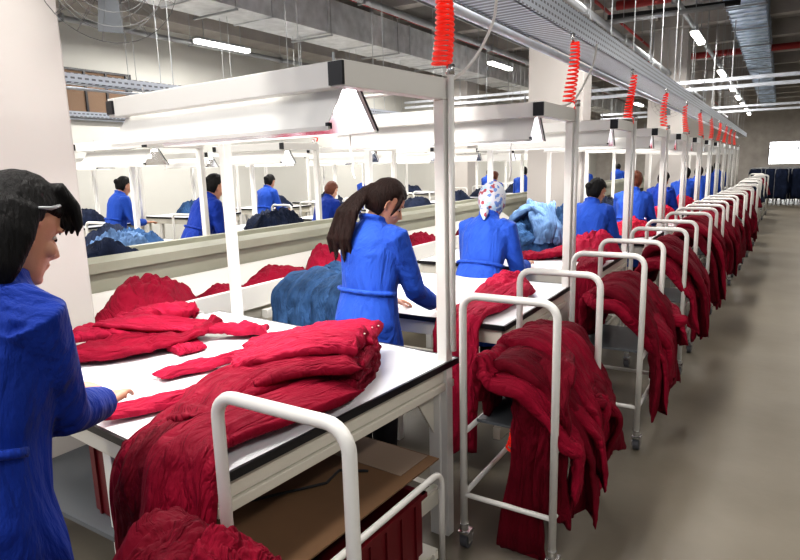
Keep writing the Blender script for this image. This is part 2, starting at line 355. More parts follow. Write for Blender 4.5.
# ------------------------------------------------------------------ garments
def cr(P,t):
    n=len(P)-1; x=t*n; i=min(n-1,int(x)); u=x-i
    p0=P[max(0,i-1)];p1=P[i];p2=P[i+1];p3=P[min(n,i+2)]
    return .5*((2*p1)+(p2-p0)*u+(2*p0-5*p1+4*p2-p3)*u*u+(3*p1-p0-3*p2+p3)*u*u*u)
def strip(mb,P,W,wd,th,seed=0,nu=34,ns=56,amp=.014,fr=1.0,wdir=None,zmin=None):
    """folded length of cloth along a 3-d path: P path points, W width direction(s), wd width(s), th thickness(es)"""
    P=[Vector(p) for p in P]; Wl=[Vector(w) for w in W] if isinstance(W,list) else [Vector(W)]*len(P)
    wl=wd if isinstance(wd,list) else [wd]*len(P); tl=th if isinstance(th,list) else [th]*len(P)
    rings=[]; prevN=None; CC=[]; plen=sum((P[i+1]-P[i]).length for i in range(len(P)-1))
    def sc1(L,t):
        n=len(L)-1; x=t*n; i=min(n-1,int(x)); u=x-i; u=u*u*(3-2*u); return L[i]*(1-u)+L[i+1]*u
    for s in range(ns+1):
        t=s/ns; c=cr(P,t); T=(cr(P,min(1,t+.01))-cr(P,max(0,t-.01))).normalized()
        w=sc1(Wl,t); w=(w-T*w.dot(T)).normalized(); N=w.cross(T).normalized()
        if N.z<0 and abs(N.z)>.3 and prevN is None: N=-N
        if prevN is not None and N.dot(prevN)<0: N=-N
        prevN=N
        e=min(1,min(t,1-t)*16); e=max(.15,math.sqrt(e))
        hw=sc1(wl,t)/2; ht=sc1(tl,t)/2*e
        ww=hw*(1+.12*noise.noise(Vector((t*5,seed*3.1,1.7)))) 
        cx=.02*noise.noise(Vector((t*4,seed*1.7,9)))
        ring=[]
        for k in range(nu):
            a=2*PI*k/nu; ca,sa=math.cos(a),math.sin(a)
            u=(abs(ca)**.8)*(1 if ca>0 else -1)*ww; v=(abs(sa)**.55)*(1 if sa>0 else -1)*ht
            q=Vector((u*6.5*fr+seed*7.3,t*2.2+seed,seed*.37)); n1=noise.noise(q)
            q2=Vector((u*17*fr+seed*2.3+n1*1.6,t*3.2+n1*.8,seed)); n2=noise.noise(q2)
            q3=Vector((u*11+n2*1.2,t*12+n1*3,seed+4)); n3=noise.noise(q3)
            q4=Vector((u*38*fr+n2*1.5,t*6,seed+8)); n4=noise.noise(q4)
            top=1 if sa>-.2 else .6
            d=amp*(1.9*n1+2.6*(abs(n2)-.28)+1.5*(abs(n3)-.25)+1.3*(abs(n4)-.25))*top
            edge=1-.3*abs(ca)**4
            p=c+w*(u+cx+.012*n3)+N*(v+d*edge)+T*(.02*n2 if 0<s<ns else .03*n2+.015*n4)
            if zmin is not None and p.z<zmin: p.z=zmin+.002*math.sin(k)
            ring.append(p); CC.append((u+seed,t*plen,seed))
        rings.append(ring)
    if mb.c is None: mb.c=[]
    mb.c+=CC
    return mb.loft(rings)
def garment(name,P,W,wd,th,m,label,group,seed=0,cat='trousers',parent=None,**k):
    c=Vector((0,0,0))
    for p in P: c+=Vector(p)
    c/=len(P); P=[Vector(p)-c for p in P]
    if 'zmin' in k: k['zmin']-=c.z
    mb=MB(); strip(mb,P,W,wd,th,seed,**k)
    o=mb.build(name,m,smooth=True,loc=c,parent=parent)
    if parent is None: tag(o,label,cat,group)
    return o
def clump(name,loc,rx,ry,h,m,label,cat,group=None,seed=0,n=72,rings=30,amp=.22,freq=1.0,rz=0,skirt=0):
    """crumpled heap of one garment"""
    mb=MB(); vs=[]; cc=[]
    for i in range(rings+1):
        r=i/rings
        for k in range(n):
            a=2*PI*k/n
            wob=1+.22*noise.noise(Vector((math.cos(a)*1.4,math.sin(a)*1.4,seed*3.3)))+.08*noise.noise(Vector((math.cos(a)*5,math.sin(a)*5,seed)))
            x=math.cos(a)*rx*r*wob; y=math.sin(a)*ry*r*wob
            base=h*max(0,1-r**2.6)
            sx,sy=x/max(rx,ry),y/max(rx,ry)
            w1=noise.noise(Vector((sx*1.6*freq,sy*1.6*freq,seed))); 
            p=Vector((sx*3.2*freq+w1*1.5,sy*3.2*freq-w1,seed*1.3)); rg=1-2*abs(noise.noise(p)); 
            p2=Vector((sx*7*freq+rg,sy*7*freq+w1*2,seed+5)); rg2=1-2*abs(noise.noise(p2))
            n4=noise.noise(Vector((sx*16,sy*16,seed)))
            z=base+ (h*amp*(-rg*.8-rg2*.45+n4*.2+.3)+h*.25*w1)*(1-r**6)
            if skirt and r>.8: z-=skirt*((r-.8)/.2)**1.2
            vs.append((x,y,max(z,.004 if not skirt else -skirt))); cc.append((x*.6+w1*.15+seed,y*.9+rg*.12,z))
    fs=[(i*n+k,i*n+(k+1)%n,(i+1)*n+(k+1)%n,(i+1)*n+k) for i in range(rings) for k in range(n)]
    vs+=[(x*.97,y*.97,z-.012 if skirt else 0) for x,y,z in vs[-n:]]; cc+=cc[-n:]; mb.c=cc
    b=rings*n; fs+=[(b+k,b+(k+1)%n,b+n+(k+1)%n,b+n+k) for k in range(n)]+[tuple(b+n+k for k in range(n))]
    mb.add(vs,fs); o=mb.build(name,m,smooth=True,loc=loc,rot=(0,0,rz)); return tag(o,label,cat,group)
# ------------------------------------------------------------------ work station pieces
def make_table(loc,W,L,label,rz=0,group='white work tables',full=True,T=.85):
    """origin at the aisle-side near corner on the floor; extends to -x and +y"""
    o=empty('work_table',loc,label,'table',group,rz)
    MB().box((-W/2,L/2,T-.012),(W,L,.024)).build('tabletop','top',o)
    e=MB(); e.box((.004,L/2,T-.013),(.012,L+.02,.028)); e.box((-W/2,-.004,T-.013),(W+.01,.012,.028)); e.box((-W/2,L+.004,T-.013),(W+.01,.012,.028)); e.box((-W-.004,L/2,T-.013),(.012,L,.028)); e.build('edge_band','black',o)
    a=MB()
    a.box((-.03,L/2,T-.065),(.03,L-.02,.06)); a.box((-.024,L/2,T-.115),(.04,L-.02,.035)); a.box((-W/2,.03,T-.07),(W-.04,.03,.085)); a.box((-W/2,L-.03,T-.07),(W-.04,.03,.085)); a.box((-W+.03,L/2,T-.07),(.03,L-.02,.08))
    a.build('apron','cream',o,bevel=.004)
    for (x,y) in ((-.06,L-.07),(-W+.06,L-.07),(-.75 if full else -.06,.09),(-W+.06,.09)):
        MB().box((x,y,(T-.1)/2),(.06,.05,T-.1)).build('leg','white',o,bevel=.004)
    g=MB(); g.prism([(L-.1,T-.12),(L-.1,T-.34),(L-.25,T-.12)],'x',-.066,-.058); g.build('gusset','cream',o)
    r=MB(); r.box((-.06,L/2,.2),(.045,L-.1,.07)); r.box((-.06,L/2,.245),(.03,L-.1,.015)); r.build('lower_rail','cream',o,bevel=.004)
    r=MB(); r.box((-W/2,L-.07,.2),(W-.1,.04,.06)); r.box((-W+.06,L/2,.2),(.045,L-.1,.06)); r.build('lower_crossbar','cream',o)
    return o
def make_frame(loc,W,label,rz=0,group='white overhead frames',H=2.05,F=.6,caps=True,pipe=True,side=1):
    """posts stand at the far side; arms reach toward the worker. origin: aisle-side post foot"""
    o=empty('overhead_frame',loc,label,'frame',group,rz)
    hb=.085
    for x in (0,-W+.06):
        MB().box((x,0,(H-hb)/2),(.05,.05,H-hb)).build('post','white',o,bevel=.004)
    MB().box((0,-F/2,H-hb/2),(.055,F+.055,hb)).build('side_arm','white',o,bevel=.004)
    MB().box((-W+.06,-F/2,H-hb/2),(.055,F+.055,hb)).build('side_arm','white',o,bevel=.004)
    MB().box((-W/2+.03,-F,H-hb/2),(W-.12,.055,hb)).build('cross_beam','white',o,bevel=.004)
    if caps:
        MB().box((0,-F-.032,H-hb/2),(.062,.012,.075)).build('end_cap','black',o)
        MB().box((-W+.06,-F-.032,H-hb/2),(.05,.012,.06)).build('end_cap','black',o)
    if pipe:
        MB().tube([(.045*side,.0,.9),(.045*side,.0,H+.03)],.014,8).build('air_pipe','white',o,smooth=True)
        MB().tube([(.045*side,.0,H+.01),(.045*side,.0,H+.05)],.018,8).build('hose_fitting','chrome',o,smooth=True)
    return o
def make_hood(loc,L,label,rz=0,group='hanging lamp hoods',tube='tubeon'):
    """origin on top centre at the aisle-side end; extends toward -x. trapezoid section"""
    o=empty('lamp_hood',loc,label,'lamp',group,rz)
    tw,bw,h=.035,.135,.15
    sh=MB(); 
    for s in (-1,1):
        n=Vector((0,h,bw-tw)).normalized()
        sh.add([(0,s*tw,0),(-L,s*tw,0),(-L,s*bw,-h),(0,s*bw,-h)],[(0,1,2,3)])
    sh.add([(0,-tw,0),(-L,-tw,0),(-L,tw,0),(0,tw,0)],[(0,1,2,3)])
    s1=sh.build('outer_shade','hoodw',o); md=s1.modifiers.new('s','SOLIDIFY'); md.thickness=.004; md.offset=1
    inn=MB(); e=.006
    for s in (-1,1): inn.add([(-.01,s*(tw-e),-e),(-L+.01,s*(tw-e),-e),(-L+.01,s*(bw-e),-h),(-.01,s*(bw-e),-h)],[(0,1,2,3)])
    inn.build('reflector','hoodin',o)
    en=MB(); en.tube([(.004,tw,0),(.004,bw,-h)],.004,6); en.build('end_trim','black',o); MB().box((.004,-bw+.005,-h+.008),(.012,.02,.02)).build('corner_clip','black',o)
    MB().tube([(-.08,0,-.07),(-L+.08,0,-.07)],.016,8).build('lamp_tube',tube,o,smooth=True)
    lp=MB(); lp.box((0,-bw,-h),(.02,.012,.012)); lp.box((-L/2,bw,-h),(L,.012,.014)); lp.box((-L/2,-bw,-h),(L,.012,.014)); lp.build('rim','white',o)
    for x in (-.08,-L+.08): MB().tube([(x,0,0),(x,0,.12)],.005,6).build('hanging_rod','steel',o)
    return o
# row 1
XR=-1.2
tabs=[(-1.285,1.03,1.72,1.30,-5.0),(-1.185,2.92,1.66,1.25,0),(-1.16,4.72,1.6,1.25,0),(-1.13,6.6,1.40,1.25,0),(-1.1,8.45,1.40,1.22,0)]+[(-1.08,10.3+1.85*i,1.40,1.25,0) for i in range(6)]
tl=['nearest white work table with a fanned pile of crimson trousers','second white work table, behind the woman with the long ponytail','third white work table, where the woman in the scarf leans','fourth white work table in the front row','fifth white work table in the front row']+['distant white work table, %s of the front row'%ordn(5+i) for i in range(6)]
for i,(x,y,W,L,a) in enumerate(tabs): make_table((x,y,0),W,L,tl[i],R(a),'white work tables of the front row')
posts=[(-1.2,2.27,-5)]+[(-1.2,4.09,0),(-1.2,5.98,0)]+[(-1.19,7.88+1.86*i,0) for i in range(9)]
for i,(x,y,a) in enumerate(posts):
    W=(1.50,1.7)[i] if i<2 else 1.45
    make_frame((x,y,0),W,['nearest white overhead frame with a black-capped corner','second white overhead frame, in front of the pale column','third white overhead frame along the aisle'][i] if i<3 else 'white overhead frame, %s along the aisle'%ordn(i),R(a),'white overhead frames of the front row',caps=i<8)
    ca,sa=math.cos(R(a)),math.sin(R(a))
    lx,ly=-.05,-.5
    make_hood((x+lx*ca-ly*sa,y+lx*sa+ly*ca,1.985),W-.25 if i else 1.40,'long white lamp hood over the nearest table' if i==0 else 'white lamp hood over the %s table of the front row'%ordn(i),R(a),'lamp hoods of the front row')
    if i<7: alight('hood_light',(x-.75,y-.42,1.80),1.1,.12,9 if i else 11)
    if i<11:
        coil((x+.0,y+.0,2.52 if i==0 else 2.49),.42 if i==0 else .40,['big red coiled hose hanging to the nearest post','red coiled hose in front of the pale column','red coiled hose with a black hook, third along the rail'][i] if i<3 else 'red coiled hose, %s along the supply rail'%ordn(i),'red coiled hoses of the front row',turns=20 if i==0 else 15 if i<3 else 11,r=.036,seed=i)
# ------------------------------------------------------------------ carts
def make_cart(loc,label,full=True,W=.40,L=.66,H=1.17):
    o=empty('garment_cart',loc,label,'cart','white tube carts along the aisle')
    for y in (-L/2,L/2):
        MB().tube(hoop_pts(-W/2,W/2,y,.13,H),.0165,10).build('hoop_handle','white',o,smooth=True)
        MB().tube([(-W/2,y,.27),(W/2,y,.27)],.012,8).build('crossbar','white',o,smooth=True)
    for x in(-W/2,W/2):
        for z in (.27,.56): MB().tube([(x,-L/2,z),(x,L/2,z)],.012,8).build('side_rail','white',o,smooth=True)
    MB().box((0,.05,.575),(W-.02,L-.13,.012)).build('shelf','greysh',o)
    for x in(-W/2,W/2):
        for y in(-L/2,L/2):
            c=MB(); c.tube([(x,y,.13),(x,y,.10)],.02,8); c.box((x,y+.012,.085),(.05,.06,.012)); c.box((x-.022,y+.02,.06),(.004,.045,.06)); c.box((x+.022,y+.02,.06),(.004,.045,.06)); c.box((x,y+.055,.075),(.035,.03,.006),(R(-25),0,0))
            co_=c.build('caster','chrome',o)
            MB().tube([(x-.016,y+.025,.04),(x+.016,y+.025,.04)],.04,16).build('wheel','wheel',co_,smooth=False)
    return o
carts=[(-.92,.60,'near'),(-.875,2.53,'a'),(-.80,3.88,'b'),(-.76,5.38,'c'),(-.73,6.95,'d'),(-.70,8.15,'e'),(-.66,9.45,'f'),(-.60,10.8,'g'),(-.56,12.3,'h'),(-.52,13.9,'i')]
cl=['garment cart in the front left corner whose cream hoop stands before the nearest table','garment cart beside the second table, heaped with the largest crimson load','third garment cart from the camera, load sweeping down to the aisle','fourth garment cart from the camera','fifth garment cart from the camera','sixth garment cart from the camera','seventh garment cart from the camera','eighth garment cart from the camera','ninth garment cart from the camera','last garment cart before the dark racks']
c0=make_cart((carts[1][0],carts[1][1],0),cl[1])
for i,(x,y,_) in enumerate(carts):
    if i!=1: dup(c0,(x,y,0),label=cl[i])
def cart_load(ci,n,spread,seed,mats,fall=1.0,top=.95,first=None):
    x,y,_=carts[ci]; random.seed(seed)
    grp='crimson trousers on the %s cart'%ordn(ci)
    for j in range(n):
        t=j/(n-1) if n>1 else .5; yy=y-spread/2+.05+spread*t+random.uniform(-.02,.02); lay=(j*2%3)*.035
        zt=top-.07*abs(t-.5)+lay+random.uniform(-.015,.015)
        zl=.70+random.uniform(-.04,.08); zr=fall*(.16+random.uniform(0,.30))+.10*abs(t-.3)
        dy=random.uniform(-.01,.11)
        xl=x-.17+.03*random.random(); xr=x+.235+.07*random.random()
        P=[(xl-.015,yy+.06,zl-.10),(xl+.02,yy+.05,zl+.10),(x-.06,yy+.03,zt-.02),(x+.07,yy,zt-.03),(xr-.05,yy+dy*.4,zt-.20),(xr,yy+dy,(zt+zr)/2-.04),(xr+.015,yy+dy*1.1,zr)]
        lb='crimson trousers draped over the %s cart, %s layer counted from the camera side'%(ordn(ci),ordn(j))
        if ci>5: lb='crimson trousers heaped on the %s cart from the camera, %s layer from the front'%(ordn(ci),ordn(j))
        W=[(.0,1,0),(.1,1,0),(.15,1,0),(.1,1,0),(.0,1,0),(-.25+random.uniform(-.3,.3),1,0),(-.2+random.uniform(-.5,.5),1,0)]
        garment('trousers',P,W,[.17,.21,.26,.26,.23,.22,.24],[.05,.07,.09,.09,.07,.05,.04],mats[j%len(mats)],lb,grp,seed=seed+j*1.37,amp=.015 if ci<5 else .012,nu=48 if ci<3 else 26,ns=90 if ci<3 else 34,zmin=.02)
cart_load(1,11,.56,11,['crim','crim2','crim2','crim'],1.0,.85)
cart_load(2,10,.54,23,['crim','crim2','crim'],1.0,.90)
cart_load(3,8,.54,31,['crim','crim2','crim'],.9,.95)
cart_load(4,7,.58,47,['crim2','crim'],.9,1.0)
cart_load(5,5,.6,53,['crim2','crim'],.9,1.0)
for ci in (6,7,8): cart_load(ci,4,.55,60+ci,['crim2'],.9,.98)
# legs falling off the near end of the second cart
for j,(x,w0,zb) in enumerate(((-.80,.15,.03),(-.70,.13,.22))):
    garment('trousers',[(x-.10,2.52,.84),(x-.05,2.36,.85),(x,2.262,.72),(x,2.25,.5),(x-.03*(1-j),2.25,zb)],(1,.1,0),[.22,.20,w0,w0,w0*1.35],[.07,.07,.05,.045,.045],'crim2','crimson trousers hanging inside the near hoop of the second cart, %s from the left'%ordn(j),'trousers hanging inside the second cart',seed=90+j,nu=44,ns=70,amp=.014,zmin=.015)
# heap on the front cart
for j,(p,rr,h,rz,m) in enumerate((((-1.13,.78,.70),(.24,.20),.20,0,'crim2'),((-1.10,.60,.68),(.24,.22),.20,1,'crim'),((-.97,.80,.70),(.14,.17),.22,.5,'crim'))):
    o=clump('trousers',p,rr[0],rr[1],h,m,['crumpled crimson trousers with rivets bulging beside the cream hoop','crumpled crimson trousers at the very front edge of the cart heap','crumpled crimson trousers inside the cream hoop of the front cart'][j],'trousers','heap on the front cart',seed=5+j*2.1,rz=rz,skirt=.11,amp=.12)
# ------------------------------------------------------------------ people
def rotx(p,c,a):
    p=Vector(p)-Vector(c); return Vector((p.x,p.y*math.cos(a)+p.z*math.sin(a),-p.y*math.sin(a)+p.z*math.cos(a)))+Vector(c)
def hand(mb,wr,dr,side,curl=.5,s=1.0):
    d=Vector(dr).normalized(); up=Vector((0,0,1)); sd=d.cross(up).normalized()*side; nn=sd.cross(d).normalized(); 
    if nn.z<0: nn=-nn
    wr=Vector(wr)
    for k in range(4): # palm rays
        off=(k-1.5)*.019*s
        mb.tube([wr+sd*off*.55,wr+d*.05*s+sd*off*.9,wr+d*.092*s+sd*off],[.014*s,.0155*s,.0115*s],8)
    for k,l in enumerate((.066,.078,.083,.074)): # finger chains
        off=(k-1.5)*.021*s; b=wr+d*.088*s+sd*off; spread=sd*(k-1.5)*.05
        l=l*s; c=curl*(.8+.15*k)
        def dirn(a): return (d*math.cos(a)-nn*math.sin(a)+spread).normalized()
        p1=b+dirn(c*.4)*l*.42; p2=p1+dirn(c*1.1)*l*.33; p3=p2+dirn(c*1.8)*l*.27
        mb.tube([b,p1,p2,p3],[.0095*s,.009*s,.008*s,.006*s],8)
    t0=wr+d*.025*s+sd*.026*s*1; t1=t0+(d*.6+sd*.8-nn*.25).normalized()*.036*s; t2=t1+(d*.9+sd*.35-nn*.3).normalized()*.030*s; t3=t2+(d-nn*.3).normalized()*.022*s
    mb.tube([t0,t1,t2,t3],[.014*s,.0115*s,.010*s,.0075*s],8)
HR=[(-.118,.018,.072,.03),(-.108,.034,.086,.010),(-.09,.046,.092,-.02),(-.068,.054,.090,-.045),(-.050,.058,.091,-.055),(-.030,.062,.089,-.066),(0,.070,.082,-.085),(.028,.074,.091,-.095),(.06,.073,.084,-.097),(.09,.060,.064,-.085),(.11,.036,.032,-.055),(.12,.010,.0,-.02)]
def person(loc,yaw,h,label,group=None,lean=18,nod=30,turn=0,coat='coat',hair='hair',style='bun',hands=((-.2,.42,.93),(.2,.42,.93)),vox=.012,bvox=.009,roll=0,sit=False,elbow_out=.07):
    s=h/1.65; r=empty('person',loc,label,'person',group,yaw); r.scale=(s,s,s)
    pel=(0,0,.9); a=R(lean)
    def S(p): 
        return rotx(p,pel,a) if p[2]>.9 else Vector(p)
    hc0=S((0,.02,1.545)); nk=S((0,.0,1.44))
    nodm=Matrix.Rotation(R(turn),3,'Z')@Matrix.Rotation(-R(nod),3,'X')@Matrix.Rotation(R(roll),3,'Y')
    hc=nk+ (nodm@Vector((0,.015,.115)))
    def HP(p): return hc+nodm@Vector(p)
    arms=[]
    b=MB()
    # body: legs, torso core, neck, head, arms, hands - joined by one remesh
    for sx in(-1,1):
        b.tube([(sx*.085,0,.90),(sx*.09,.02,.48),(sx*.09,0,.09),(sx*.09,.05,.045),(sx*.09,.14,.03)],[.085,.055,.038,.035,.03],12)
    rg=[]
    for z,rx,ry in ((.82,.12,.09),(.9,.145,.10),(1.05,.125,.09),(1.22,.145,.10),(1.34,.15,.085),(1.40,.09,.065)):
        rg.append([S((rx*math.cos(t*PI/8),ry*math.sin(t*PI/8),z)) for t in range(16)])
    b.loft(rg)
    b.tube([S((0,-.01,1.36)),nk+Vector((0,-.0,0)),HP((0,-.02,-.04))],[.06,.048,.05],12)
    rings=[]
    for z,w_,fy,by in HR:
        ring=[]
        for t in range(20):
            an=2*PI*t/20; cy=(fy+by)/2; ry=(fy-by)/2
            ring.append(HP((w_*math.cos(an)*(1-.12*max(0,math.sin(an))**2),cy+ry*math.sin(an),z)))
        rings.append(ring)
    b.loft(rings)
    b.tube([HP((0,.080,.012)),HP((0,.096,-.012)),HP((0,.110,-.032)),HP((0,.092,-.042))],[.007,.010,.0125,.010],8)
    for sx in(-1,1):
        b.ell(HP((sx*.013,.094,-.036)),(.009,.009,.007),8,6)
        b.ell(HP((sx*.035,.078,.026)),(.022,.010,.007),8,6)
        b.ell(HP((sx*.040,.066,-.028)),(.020,.020,.02),8,6)
        b.tube([HP((sx*.070,.006,-.034)),HP((sx*.079,-.006,-.02)),HP((sx*.083,-.014,.004)),HP((sx*.078,-.004,.022)),HP((sx*.071,.008,.016))],[.007,.009,.008,.008,.006],8)
    b.ell(HP((0,.091,-.062)),(.022,.009,.0055),10,6); b.ell(HP((0,.089,-.072)),(.018,.009,.0055),10,6)
    b.ell(HP((0,.082,-.105)),(.020,.015,.014),10,6)
    c=MB()
    rg=[]
    for z,rx,ry,yo in ((.47,.235,.17,.0),(.62,.225,.165,0),(.78,.212,.16,0),(.9,.20,.152,-.01),(1.0,.182,.138,-.005),(1.07,.172,.13,0),(1.16,.182,.135,0),(1.26,.196,.138,-.005),(1.34,.188,.122,-.005),(1.385,.15,.10,-.005),(1.42,.095,.08,-.005),(1.45,.066,.064,.0)):
        ring=[]
        for t in range(32):
            an=2*PI*t/32; fl=1+ (.035*math.sin(an*7+z*3)+.025*math.sin(an*11+1)) * max(0,min(1,(.98-z)/.4))
            p=S((rx*fl*math.cos(an),yo+ry*fl*math.sin(an),z)); ring.append(p)
        rg.append(ring)
    c.loft(rg)
    c.tube([S((.068*math.cos(t*PI/8),.065*math.sin(t*PI/8)-.008,1.452+.012*math.sin(t*PI/8+PI))) for t in range(17)],.014,8)
    for i,sx in enumerate((-1,1)):
        sh=S((sx*.165,-.005,1.355)); hd=Vector(hands[i])
        mid=(sh+hd)/2; dv=hd-sh; L=dv.length; tot=.56; bend=math.sqrt(max(.0004,(tot/2)**2-(L/2)**2)) if L<tot else .02
        el=mid+Vector((sx*elbow_out*3,-.35,-1)).normalized()*bend
        fd=(hd-el).normalized(); wr=hd
        b.tube([sh,el,wr],[.045,.036,.025],10)
        hd2=Vector((fd.x*.9-sx*.25,fd.y,fd.z*.35)); hand(b,wr,hd2,-sx,.55)
        mp=[sh+Vector((-sx*.04,0,.0)),sh,(sh*.6+el*.4),(sh*.2+el*.8),el,(el*.7+wr*.3),(el*.3+wr*.7),wr-fd*.03]
        c.tube(mp,[.075,.078,.070,.062,.060,.058,.052,.048],14)
        arms.append((sh,el,wr))
    b.build('body','skin',r,smooth=True,remesh=bvox,sm=2)
    c.build('work_coat',coat,r,smooth=True,remesh=vox,sm=2)
    if style!='far':
        m=MB(); 
        bt=[S((0.19*math.cos(t*PI/12),.143*math.sin(t*PI/12),1.055)) for t in range(12,25)]
        m.tube(bt,.012,8); m.build('back_belt',coat,r,smooth=True)
    t=MB()
    for sx in(-1,1): t.tube([(sx*.09,0,.80),(sx*.095,.02,.46),(sx*.095,0,.10)],[.10,.078,.068],12)
    t.build('trousers','trous',r,smooth=True)
    for sx in(-1,1):
        q=MB(); q.ell((sx*.095,.045,.035),(.045,.13,.05),14,8,fn=lambda d:1 if d.z>-.5 else .8); q.build('shoe','shoe',r,smooth=True)
    # hair
    if style!='far':
        for sx in(-1,1):
            e=MB(); e.ell(HP((sx*.031,.070,.004)),(.012,.009,.006),10,8); eo=e.build('eye','eye',r,smooth=True)
            e=MB(); e.ell(HP((sx*.031,.0785,.002)),(.006,.003,.006),8,6); e.build('iris','iris',eo,smooth=True)
        e=MB()
        for sx in(-1,1): e.tube([HP((sx*.016,.092,.026)),HP((sx*.034,.090,.033)),HP((sx*.052,.077,.026))],[.003,.004,.002],6)
        e.build('eyebrow',hair if hair!='scarf' else 'hair',r,smooth=True)
    hm=MB(); k=1.0
    def fn(d):
        g=1+.035*noise.noise(Vector((d.x*6,d.y*6,d.z*2)))+.02*noise.noise(Vector((d.x*16,d.y*16,d.z*3)))
        if style=='scarf':
            if d.y>.55 and d.z<.45: g*=.72
            return g
        if d.y>.30 and d.z<.50-.25*abs(d.x): g*=.70
        elif d.z<-.75: g*=.8
        elif d.y>.02 and d.z<.05: g*=.74
        return g
    ks=1.13 if style=='scarf' else 1
    hm.ell((0,0,0),(.089*ks,.113*ks,.128*ks),36,26,fn=fn)
    hm.v=[tuple(HP((v[0],v[1]-.012,v[2]+.016))) for v in hm.v]
    if style=='ponytail':
        hm.ell(HP((0,-.10,.03)),(.04,.04,.04),12,8)
        base=HP((0,-.12,.03)); q0=S((-.05,-.15,1.36))
        for j in range(9):
            jx=(j-4)*.0085; jy=.010*((j*5)%3-1)
            hm.tube([base+Vector((jx*.5,jy,0)),base+Vector((-.03+jx,-.05+jy,-.05)),(base+q0)/2+Vector((-.03+jx*1.6,-.05+jy,.0)),q0+Vector((-.04+jx*2,-.02+jy,-.03)),q0+Vector((-.05+jx*2.2,.0+jy,-.12-.015*((j*7)%4)))],[.018,.022,.022,.018,.004],8)
        hm.tube([HP((-.06,.03,.06)),HP((-.084,.02,.01)),HP((-.085,.0,-.05))],[.012,.014,.003],8)
        hm.tube([HP((.06,.05,.075)),HP((.08,.05,.01)),HP((.082,.04,-.06))],[.014,.014,.003],8)
    elif style=='bob':
        for j in range(15):
            an=PI*(1.04+.92*j/14); x0,y0=.086*math.cos(an),-.012+.108*math.sin(an)
            hm.tube([HP((x0*.9,y0*.9,.05)),HP((x0,y0,-.02)),HP((x0*.98,y0*.98-.005,-.10)),HP((x0*.85,y0*.8-.01,-.17-.012*((j*5)%3)))],[.022,.025,.024,.008],8)
        for j in range(6):
            x=-.05+.02*j
            hm.tube([HP((x*.8,.03,.125)),HP((x,.085,.092)),HP((x*1.15,.108,.055)),HP((x*1.3,.108,.022))],[.022,.018,.012,.004],8)
    elif style in('bun','cap'):
        hm.ell(HP((0,-.115,.02)),(.042,.04,.042),14,10)
    elif style=='scarf':
        hm.ell(HP((0,-.10,-.05)),(.05,.04,.05),14,10)
        hm.tube([HP((0,-.11,-.06)),HP((.02,-.14,-.12)),HP((.03,-.14,-.18))],[.03,.035,.008],10)
        hm.tube([HP((-.06,.03,-.05)),HP((-.03,.04,-.125)),HP((.03,.04,-.125)),HP((.06,.03,-.05))],[.02,.02,.02,.02],8)
    hm.build('head_scarf' if style=='scarf' else 'hair',hair,r,smooth=True,remesh=.007 if style!='far' else .012,sm=1)
    if style=='bob':
        q=MB(); q.tube([HP((.088,.03,.075)),HP((.094,.01,.06)),HP((.096,-.02,.05))],[.004,.005,.003],8); q.build('hair_clip','steel',r,smooth=True)
    return r
person((-1.60,.585,0),R(2),1.70,'woman in royal blue work coat with short black hair leaning over the nearest table',lean=12,nod=26,coat='coatd',hair='hairb',style='bob',hands=((-.24,.34,1.0),(-.05,.38,1.0)),vox=.007,bvox=.005,elbow_out=.02)
person((-1.86,2.62,0),R(-8),1.63,'standing woman in blue work coat with long dark ponytail, seen from behind',lean=8,nod=32,turn=-42,coat='coat',hair='hair',style='ponytail',hands=((-.14,.36,.92),(.2,.36,.93)),vox=.007,bvox=.006)
person((-1.95,4.26,-.17),R(-4),1.72,'woman in blue work coat wearing a floral head scarf, bent over the third table',lean=20,nod=20,coat='coat',hair='scarf',style='scarf',hands=((-.2,.42,1.02),(.22,.40,1.02)),vox=.009,bvox=.007)
person((-1.63,6.22,-.10),R(-10),1.62,'woman in blue work coat with dark pinned hair at the fourth table',lean=13,nod=20,turn=-25,coat='coat',hair='hairb',style='bun',hands=((-.2,.40,1.0),(.22,.40,1.0)),bvox=.008)
person((-1.58,8.08,-.10),R(-6),1.66,'woman in blue work coat with auburn hair at the fifth table',lean=14,nod=22,coat='coat',hair='hairr',style='bun',hands=((-.2,.40,1.0),(.22,.40,1.0)),bvox=.009)
